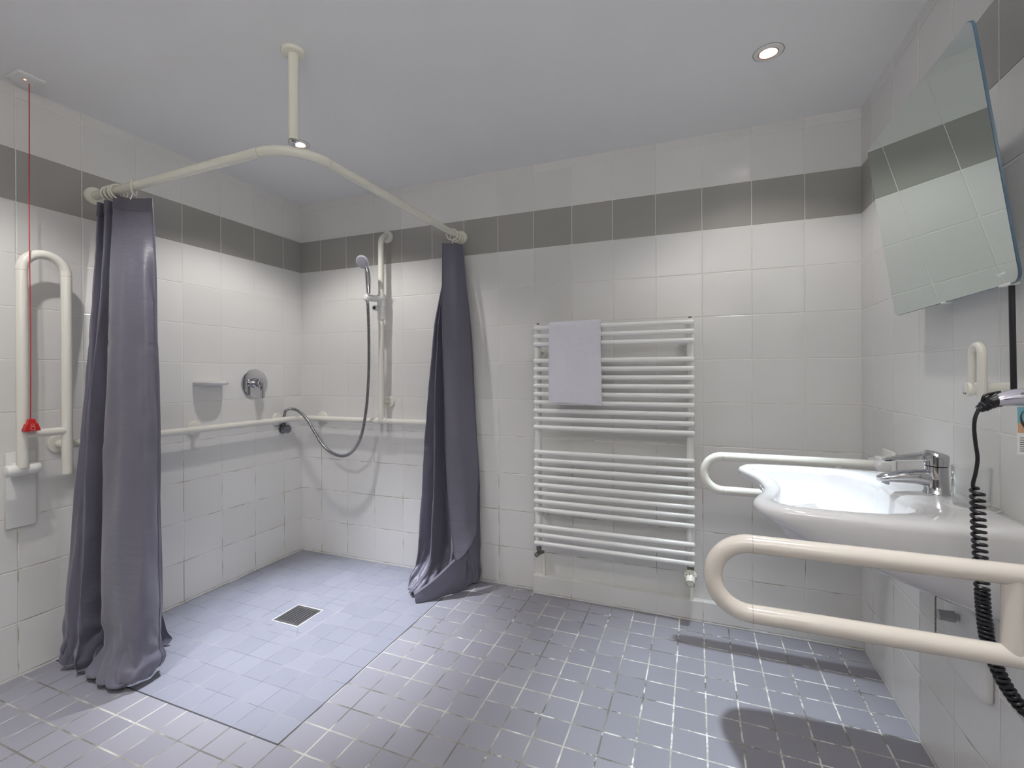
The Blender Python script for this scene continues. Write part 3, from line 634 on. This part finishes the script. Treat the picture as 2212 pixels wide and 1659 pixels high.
# ------------------------------------------------------------------ floor drain
t = thing('floor_drain', 'square slotted metal drain grate in the shower floor', 'drain', (.615, -.632, 0))
x0, x1, y0, y1 = .541, .689, -.707, -.558
bm = B()
for a, b in (((x0 - .004, y0 - .004), (x1 + .004, y0 + .002)), ((x0 - .004, y1 - .002), (x1 + .004, y1 + .004)), ((x0 - .004, y0), (x0 + .002, y1)), ((x1 - .002, y0), (x1 + .004, y1))): box(bm, (*a, -.001), (*b, .0022), .0006, 1)
obj('frame', bm, 'bright', t)
bm = B(); box(bm, (x0 + .004, y0 + .004, -.001), (x1 - .004, y1 - .004, .0006)); obj('drain_well', bm, 'dark', t)
bm = B(); ns = 8; sw, pitch = .0062, .0158; xs = [x0 + .019 + pitch * k for k in range(ns)]
yl, yh = y0 + .018, y1 - .018
box(bm, (x0 + .002, y0 + .002, .0002), (x1 - .002, yl, .002)); box(bm, (x0 + .002, yh, .0002), (x1 - .002, y1 - .002, .002))
cur = x0 + .002
for xx in xs: box(bm, (cur, yl, .0002), (xx - sw / 2, yh, .002)); cur = xx + sw / 2
box(bm, (cur, yl, .0002), (x1 - .002, yh, .002)); obj('grate', bm, 'steel', t, smooth=False)

# ------------------------------------------------------------------ washbasin
yc = -.815
def half(o): return [(x, yc + s) for x, s in o]
outer = [(2.500, 0), (2.496, .06), (2.482, .12), (2.463, .175), (2.456, .212), (2.466, .248), (2.495, .274), (2.56, .286), (2.66, .293), (2.80, .296), (2.9525, .296)]
inner = [(2.543, 0), (2.539, .06), (2.526, .115), (2.511, .165), (2.510, .20), (2.527, .226), (2.57, .240), (2.65, .243), (2.725, .228), (2.778, .175), (2.796, .09)]
def full(h, back):
    a = [Vector((x, yc - s, 0)) for x, s in h]; b = [Vector((x, yc + s, 0)) for x, s in h[1:]]
    # loop: near half from front to wall, back edge, far half from wall to front
    near = smooth_path([Vector((h[1][0], yc + h[1][1], 0))] + a, 6)[6:]
    far = [Vector((v.x, 2 * yc - v.y, 0)) for v in near]
    bk = []
    for k in range(1, 12): f = k / 12; bk.append(near[-1].lerp(far[-1], f) + Vector((back * math.sin(PI * f), 0, 0)))
    return near + bk + far[::-1][:-1]
OU, IN = full(outer, 0), full(inner, -.004)
ci = Vector((2.66, yc, 0)); co = Vector((2.9525, yc, 0))
def dep(x): return .215 * max(0, min(1, (x - 2.455) / .498)) ** .6
def ringi(s, z): return [(*(ci + (p - ci) * s).xy, z) for p in IN]
def ringm(f, z): return [(*IN[i].lerp(OU[i], f).xy, z) for i in range(len(OU))]
def ringo(s, t, zt=.790): return [(*Vector((co.x + (p.x - co.x) * (1 - (1 - s) * .55), co.y + (p.y - co.y) * s, 0)).xy, zt - dep(p.x) * t) for p in OU]
rings = [ringi(.12, .678), ringi(.4, .682), ringi(.65, .692), ringi(.82, .712), ringi(.92, .742), ringi(.97, .772), ringi(.995, .797), ringm(.06, .807), ringm(.2, .811), ringm(.5, .8125), ringm(.8, .811), ringm(.94, .807), ringo(1.0, 0, .800), ringo(1.0, .0, .790), ringo(.985, .18), ringo(.955, .42), ringo(.90, .66), ringo(.82, .84), ringo(.70, .95), ringo(.45, 1.0)]
t = thing('washbasin', 'white ceramic washbasin with a curved-in front edge on the right wall', 'washbasin', (W, yc, .79))
bm = B(); loft(bm, rings, True, True); obj('basin_body', bm, 'ceramic', t, angle=80)
bm = B(); lathe(bm, [(0, .0), (.023, .0), (.0235, .002), (.018, .004), (.010, .003), (0, .003)], (2.665, yc, .6795), (0, 0, 1), 28); obj('drain_ring', bm, 'chrome', t)
bm = B(); torus(bm, (2.905, -.925, .8118), (0, 0, 1), .048, .0012, 40, 6); obj('shelf_ring', bm, 'ceramic', t)

t = thing('mixer_tap', 'chrome single-lever mixer tap at the back of the washbasin', 'tap', (2.884, yc, .8125))
bm = B(); lathe(bm, [(0, 0), (.027, 0), (.027, .003), (.0245, .006), (.0235, .040), (.0230, .068), (0, .068)], (2.884, yc, .8115), (0, 0, 1), 36); obj('tap_body', bm, 'chrome', t)
def lozenge(x, z, hw, hh): return [(x, yc + hw * math.cos(a) * (1), z + hh * math.sin(a)) for a in [2 * PI * k / 20 for k in range(20)]]
bm = B(); loft(bm, [lozenge(2.892, .844, .0185, .0225), lozenge(2.868, .849, .0185, .022), lozenge(2.84, .851, .0175, .0185), lozenge(2.80, .847, .0165, .0145), lozenge(2.774, .843, .0155, .0105), lozenge(2.764, .841, .013, .006)], True, True); obj('spout', bm, 'chrome', t, angle=60)
bm = B(); lathe(bm, disc(.0085, .009, .001), (2.782, yc, .8365), (-.25, 0, -.97), 24); obj('aerator', bm, 'steel', t)
bm = B(); loft(bm, [[(2.884 + r * math.cos(a) + sx_, yc + r * math.sin(a), z + tl * math.cos(a) * r) for a in [2 * PI * k / 32 for k in range(32)]] for r, z, sx_, tl in ((.0215, .880, 0, 0), (.0245, .882, 0, 0), (.0245, .898, .0, .0), (.0240, .910, .001, -.25), (.021, .914, .001, -.25), (.010, .916, .001, -.25))], True, True); obj('lever_hub', bm, 'chrome', t, angle=50)
bm = B(); loft(bm, [[(x, yc + b * w, z + c * h) for b, c in ((-1, -.6), (-.6, -1), (.6, -1), (1, -.6), (1, .5), (.7, 1), (-.7, 1), (-1, .5))] for x, z, w, h in ((2.886, .904, .0185, .0105), (2.862, .9035, .018, .0095), (2.83, .8985, .0145, .0070), (2.80, .893, .0125, .0052), (2.784, .8895, .0120, .0042), (2.776, .8882, .0095, .0030))], True, True); obj('lever', bm, 'chrome', t, angle=35)

t = thing('drinking_glass', 'clear glass tumbler on the rim of the washbasin next to the tap', 'glass', (2.905, -.925, .8125))
bm = B(); lathe(bm, [(0, 0), (.029, 0), (.0315, .003), (.0325, .012), (.0345, .085), (.0343, .0862), (.0332, .0862), (.0328, .085), (.0308, .016), (.028, .0125), (0, .012)], (2.905, -.925, .8132), (0, 0, 1), 48); obj('tumbler', bm, 'glass', t)

t = thing('angle_valve', 'chrome angle valve on the right wall beneath the washbasin', 'valve', (W, -.80, .505))
bm = B(); lathe(bm, disc(.024, .006, .002), (W, -.80, .505), (-1, 0, 0), 28); tube(bm, [(W - .004, -.80, .505), (W - .038, -.80, .505)], .009, 18); obj('valve_body', bm, 'chrome', t)
bm = B(); tube(bm, [(W - .030, -.80, .505), (W - .062, -.80, .506)], lambda s: .0145 - .002 * s, 8); obj('valve_knob', bm, 'steel', t, angle=20)
t = thing('trap_cover', 'white rectangular cover plate with a screw low on the right wall under the basin', 'cover plate', (W, -.815, .36))
bm = B(); box(bm, (W - .022, -.907, .360), (W, -.722, .545), .008, 3); obj('cover', bm, 'white', t)
bm = B(); lathe(bm, disc(.0055, .0015, .0005), (W - .0222, -.88, .447), (-1, 0, 0), 16); obj('screw', bm, 'dark', t)
t = thing('pull_chain', 'bead chain with a dark plug hanging under the washbasin', 'chain', (2.80, -1.0, .6))
bm = B(); p0, p1 = Vector((2.812, -1.0, .665)), Vector((2.812, -1.0, .53))
n_b = 34
for k in range(n_b):
    p = p0.lerp(p1, k / (n_b - 1)); bmesh.ops.create_icosphere(bm, subdivisions=1, radius=.0021, matrix=Matrix.Translation(p))
tube(bm, [p0, p1], .0007, 6); ch = obj('bead_chain', bm, 'brass', t)
bm = B(); lathe(bm, [(0, .012), (.006, .0115), (.0085, .008), (.0085, 0), (0, 0)], (2.812, -1.0, .519), (0, 0, 1), 20); obj('plug', bm, 'brass', t)

# ------------------------------------------------------------------ tilting mirror
t = thing('tilting_mirror', 'rounded rectangular mirror tilted forward from the right wall above the basin', 'mirror', (2.892, -.838, 1.281))
mb, mt = Vector((2.892, 0, 1.281)), Vector((2.822, 0, 1.789)); up = (mt - mb); Hm = up.length; up.normalize(); my0, my1 = -1.135, -.551
nrm = Vector((-up.z, 0, up.x))      # facing the room
if nrm.x > 0: nrm = -nrm
def rrect(r, inset, n=6):
    w, h = my1 - my0, Hm; out = []
    for cx, cy, a0 in ((w - r, h - r, 0), (r, h - r, PI / 2), (r, r, PI), (w - r, r, 1.5 * PI)):
        for k in range(n + 1): a = a0 + PI / 2 * k / n; out.append((cx + (r - inset) * math.cos(a), cy + (r - inset) * math.sin(a)))
    return out
def mp(uv, d): return mb + up * uv[1] + Vector((0, my0 + uv[0], 0)) + nrm * d
R1, R2 = rrect(.022, 0), rrect(.022, .0016)
bm = B(); loft(bm, [[mp(p, .0) for p in R2], [mp(p, .001) for p in R1], [mp(p, .0050) for p in R1], [mp(p, .006) for p in R2]], True, False); obj('edge', bm, 'medge', t, angle=30)
bm = B(); bm.faces.new([bm.verts.new(mp(p, .006)) for p in R2]); g_ = obj('mirror_glass', bm, 'mirror', t, smooth=False)
rot = Matrix((( 0, up.x, nrm.x), (-1, up.y, nrm.y), (0, up.z, nrm.z))).to_4x4()
text_mesh('logo_print', 'HEWI', .011, 'paper', t, Matrix.Translation(mp((.052, .022), .0063)) @ rot)
bm = B(); box(bm, (2.90, -.93, 1.33), (W, -.75, 1.39), .01, 2); tube(bm, [(2.892, -.90, 1.38), (2.868, -.90, 1.52)], .008, 12); tube(bm, [(2.892, -.78, 1.38), (2.868, -.78, 1.52)], .008, 12); obj('tilt_bracket', bm, 'white', t)
for ya, yb in ((-.855, -.835), (-1.105, -1.07)):
    bm = B(); box(bm, (2.885, ya, 1.2795), (2.9, yb, 1.2835)); obj('edge_clip', bm, 'white', t)
bm = B(); tube(bm, [(2.897, -1.086, 1.284), (2.900, -1.086, 1.075)], .0048, 14); obj('tilt_rod', bm, 'black', t)
t2 = thing('mirror_tilt_lever', 'small cream loop lever beside the hair dryer under the mirror', 'lever', (W, -.975, 1.08))
bm = B(); tube(bm, [(W, -.975, 1.078), (2.886, -.975, 1.078)], .0128, 24); obj('pivot_arm', bm, 'ivory', t2)
bm = B(); lathe(bm, disc(.0150, .010, .002), (2.890, -.960, 1.075), (-1, 0, 0), 28); obj('pivot_cap', bm, 'ivory', t2)
bm = B(); tube(bm, arc_path([(2.893, -.958, 1.068), (2.893, -.958, 1.170), (2.893, -.994, 1.170), (2.893, -.994, 1.062)], .0178, 10), .0083, 18, dome=.8); obj('loop', bm, 'ivory', t2)
bm = B(); tube(bm, [(2.8796, -.962 + .004 * k, 1.066 + .0012 * (k - 1.5) ** 2 - .0012) for k in range(-0, 4)], .0006, 6); obj('cap_mark', bm, 'ink', t2)

# ------------------------------------------------------------------ hair dryer on its wall holder
t = thing('dryer_holder', 'cream hair dryer holder on the right wall beside the tilt lever', 'holder', (W, -1.13, 1.09))
bm = B(); box(bm, (W - .02, -1.25, 1.0), (W, -1.14, 1.16), .006, 2); tube(bm, [(W - .010, -1.155, 1.115), (2.905, -1.145, 1.118)], .014, 20, dome=.3); torus(bm, (2.92, -1.2, 1.075), (1, 0, 0), .034, .006, 24, 8); obj('holder_body', bm, 'ivory', t)
t = thing('hair_dryer', 'silver-grey hair dryer with black coiled cord hung on the right wall', 'hair dryer', (2.86, -1.2, 1.07))
def oval(c, d, w, h, n=24):
    d = Vector(d).normalized(); s = Vector((0, 1, 0)); u = d.cross(s).normalized(); return [Vector(c) + s * (w * math.cos(2 * PI * k / n)) + u * (h * math.sin(2 * PI * k / n)) for k in range(n)]
hd = [((2.821, -1.2, 1.0625), .0140, .0105), ((2.827, -1.2, 1.0645), .0155, .0118), ((2.845, -1.2, 1.0680), .0168, .0142), ((2.870, -1.2, 1.0705), .0175, .0162), ((2.895, -1.2, 1.0725), .018, .0175), ((2.915, -1.2, 1.0735), .0185, .018)]
bm = B(); loft(bm, [oval(c, (1, 0, .12), w, h) for c, w, h in hd], True, True); hnd = obj('handle', bm, 'silver', t, angle=60)
bm = B(); lathe(bm, [(0, 0), (.028, 0), (.034, .006), (.036, .02), (.036, .07), (.032, .10), (.026, .115), (.024, .135), (0, .135)], (2.917, -1.172, 1.052), (0, -.35, 1), 32); obj('barrel', bm, 'white', t)
tp = smooth_path([(2.824, -1.2, 1.0635), (2.816, -1.2, 1.060), (2.807, -1.2, 1.053), (2.798, -1.2, 1.046)], 8)
bm = B(); tube(bm, tp, lambda s: .0128 - .0062 * s + (.0011 if (.30 < s < .82 and int(s * 26) % 2) else 0), 20); obj('cord_grip', bm, 'black', t)
bm = B(); tube(bm, smooth_path([(2.828, -1.2, 1.078), (2.816, -1.2, 1.075), (2.806, -1.2, 1.071), (2.803, -1.2, 1.062), (2.803, -1.2, 1.055)], 6), .0022, 10); obj('hanging_loop', bm, 'black', t)
bm = B(); tube(bm, [(2.826, -1.2155, 1.0655), (2.915, -1.2188, 1.0745)], .0006, 6); obj('seam_line', bm, 'ink', hnd)
bm = B(); torus(bm, (2.8515, -1.2155, 1.0738), (0, -1, .25), .0040, .0004, 20, 6); tube(bm, [(2.8487, -1.2158, 1.0762), (2.8543, -1.2162, 1.0714)], .0004, 6); obj('warning_symbol', bm, 'ink', hnd)
text_mesh('approval_mark', 'CE', .0075, 'ink', hnd, Matrix.Translation((2.8605, -1.2168, 1.0738)) @ Matrix.Rotation(math.radians(76), 4, 'X'))
straight = smooth_path([(2.798, -1.2, 1.046), (2.793, -1.2, 1.030), (2.792, -1.2, 1.010), (2.794, -1.2, .984), (2.7965, -1.2, .959), (2.794, -1.2, .934), (2.7905, -1.2, .916), (2.790, -1.2, .907)], 8)
axis_pts = smooth_path([(2.796, -1.2, .905), (2.7975, -1.2, .843), (2.800, -1.2, .786), (2.802, -1.2, .737), (2.8045, -1.2, .687), (2.810, -1.2, .635), (2.822, -1.2, .592), (2.838, -1.2, .555), (2.860, -1.2, .524), (2.890, -1.2, .507), (2.93, -1.2, .50)], 24)
cl = [0]
for a, b in zip(axis_pts, axis_pts[1:]): cl.append(cl[-1] + (b - a).length)
coil = []; tot = cl[-1]; ph = 0; j = 0; steps = 1000
for i in range(steps + 1):
    s = tot * i / steps
    while j < len(cl) - 2 and cl[j + 1] < s: j += 1
    f = (s - cl[j]) / max(cl[j + 1] - cl[j], 1e-9); p = axis_pts[j].lerp(axis_pts[j + 1], min(1, f)); d = (axis_pts[j + 1] - axis_pts[j]).normalized()
    e1 = Vector((0, 1, 0)); e2 = d.cross(e1).normalized()
    pitch = .0112 if s < .18 else (.0075 if s < .3 else .0098)
    ph += 2 * PI * (tot / steps) / pitch
    coil.append(p + (e1 * math.sin(ph) + e2 * math.cos(ph)) * .0083)
bm = B(); tube(bm, straight + coil[3:], .0031, 8, dome=.5); obj('coiled_cord', bm, 'black', t)
bm = B(); lathe(bm, disc(.02, .024, .004), (W, -1.2, .5), (-1, 0, 0), 24); obj('cord_inlet', bm, 'white', t)
t = thing('hang_tag', 'small printed card with blue top hanging below the hair dryer', 'tag', (2.86, -1.2, 1.02))
bm = B(); box(bm, (2.8495, -1.202, .968), (2.893, -1.200, 1.052), .0006, 1); card = obj('card', bm, 'paper', t)
bm = B(); box(bm, (2.8497, -1.2024, 1.024), (2.8928, -1.2019, 1.0518)); obj('blue_print', bm, 'blue', card)
bm = B(); box(bm, (2.8497, -1.2025, 1.007), (2.8928, -1.2020, 1.024)); obj('tan_print', bm, 'skin', card)
bm = B(); tube(bm, smooth_path([(2.866, -1.2026, 1.048), (2.856, -1.2026, 1.043), (2.854, -1.2026, 1.032), (2.858, -1.2026, 1.02), (2.866, -1.2026, 1.012)], 6), lambda s: .0006 + .003 * s * s, 8); obj('hair_print', bm, 'hair', card)
bm = B()
for k in range(7): box(bm, (2.8525, -1.2024, .975 + k * .0038), (2.8525 + .02 + .004 * (k % 3), -1.2019, .9762 + k * .0038))
obj('text_lines', bm, 'ink', card)

# ------------------------------------------------------------------ camera
cam = bpy.data.cameras.new('camera'); co_ = bpy.data.objects.new('camera', cam); C.objects.link(co_)
yaw, pitch, roll, fpx = -.37399433, -.00254220, -.00387724, 1012.234
fw = Vector((math.sin(yaw) * math.cos(pitch), math.cos(yaw) * math.cos(pitch), math.sin(pitch)))
ri = Vector((math.cos(yaw), -math.sin(yaw), 0)); uu = ri.cross(fw)
r2 = ri * math.cos(roll) + uu * math.sin(roll); u2 = uu * math.cos(roll) - ri * math.sin(roll)
mw = Matrix((r2, u2, -fw)).transposed().to_4x4(); mw.translation = Vector((2.32897, -2.28154, 1.11360)); co_.matrix_world = mw
cam.sensor_width = 36; cam.lens = fpx / 2212 * 36; cam.shift_y = (809.394 - 829.5) / 2212; cam.clip_start = .01
S = bpy.context.scene; S.camera = co_
w = bpy.data.worlds.new('world'); S.world = w; w.use_nodes = True; w.node_tree.nodes['Background'].inputs[0].default_value = (1, .93, .86, 1); w.node_tree.nodes['Background'].inputs[1].default_value = .12
S.view_settings.view_transform = 'Standard'; S.view_settings.look = 'None'; S.view_settings.gamma = 1; S.view_settings.exposure = 0.37
S.view_settings.use_curve_mapping = False
S.cycles.max_bounces = 12; S.cycles.diffuse_bounces = 8
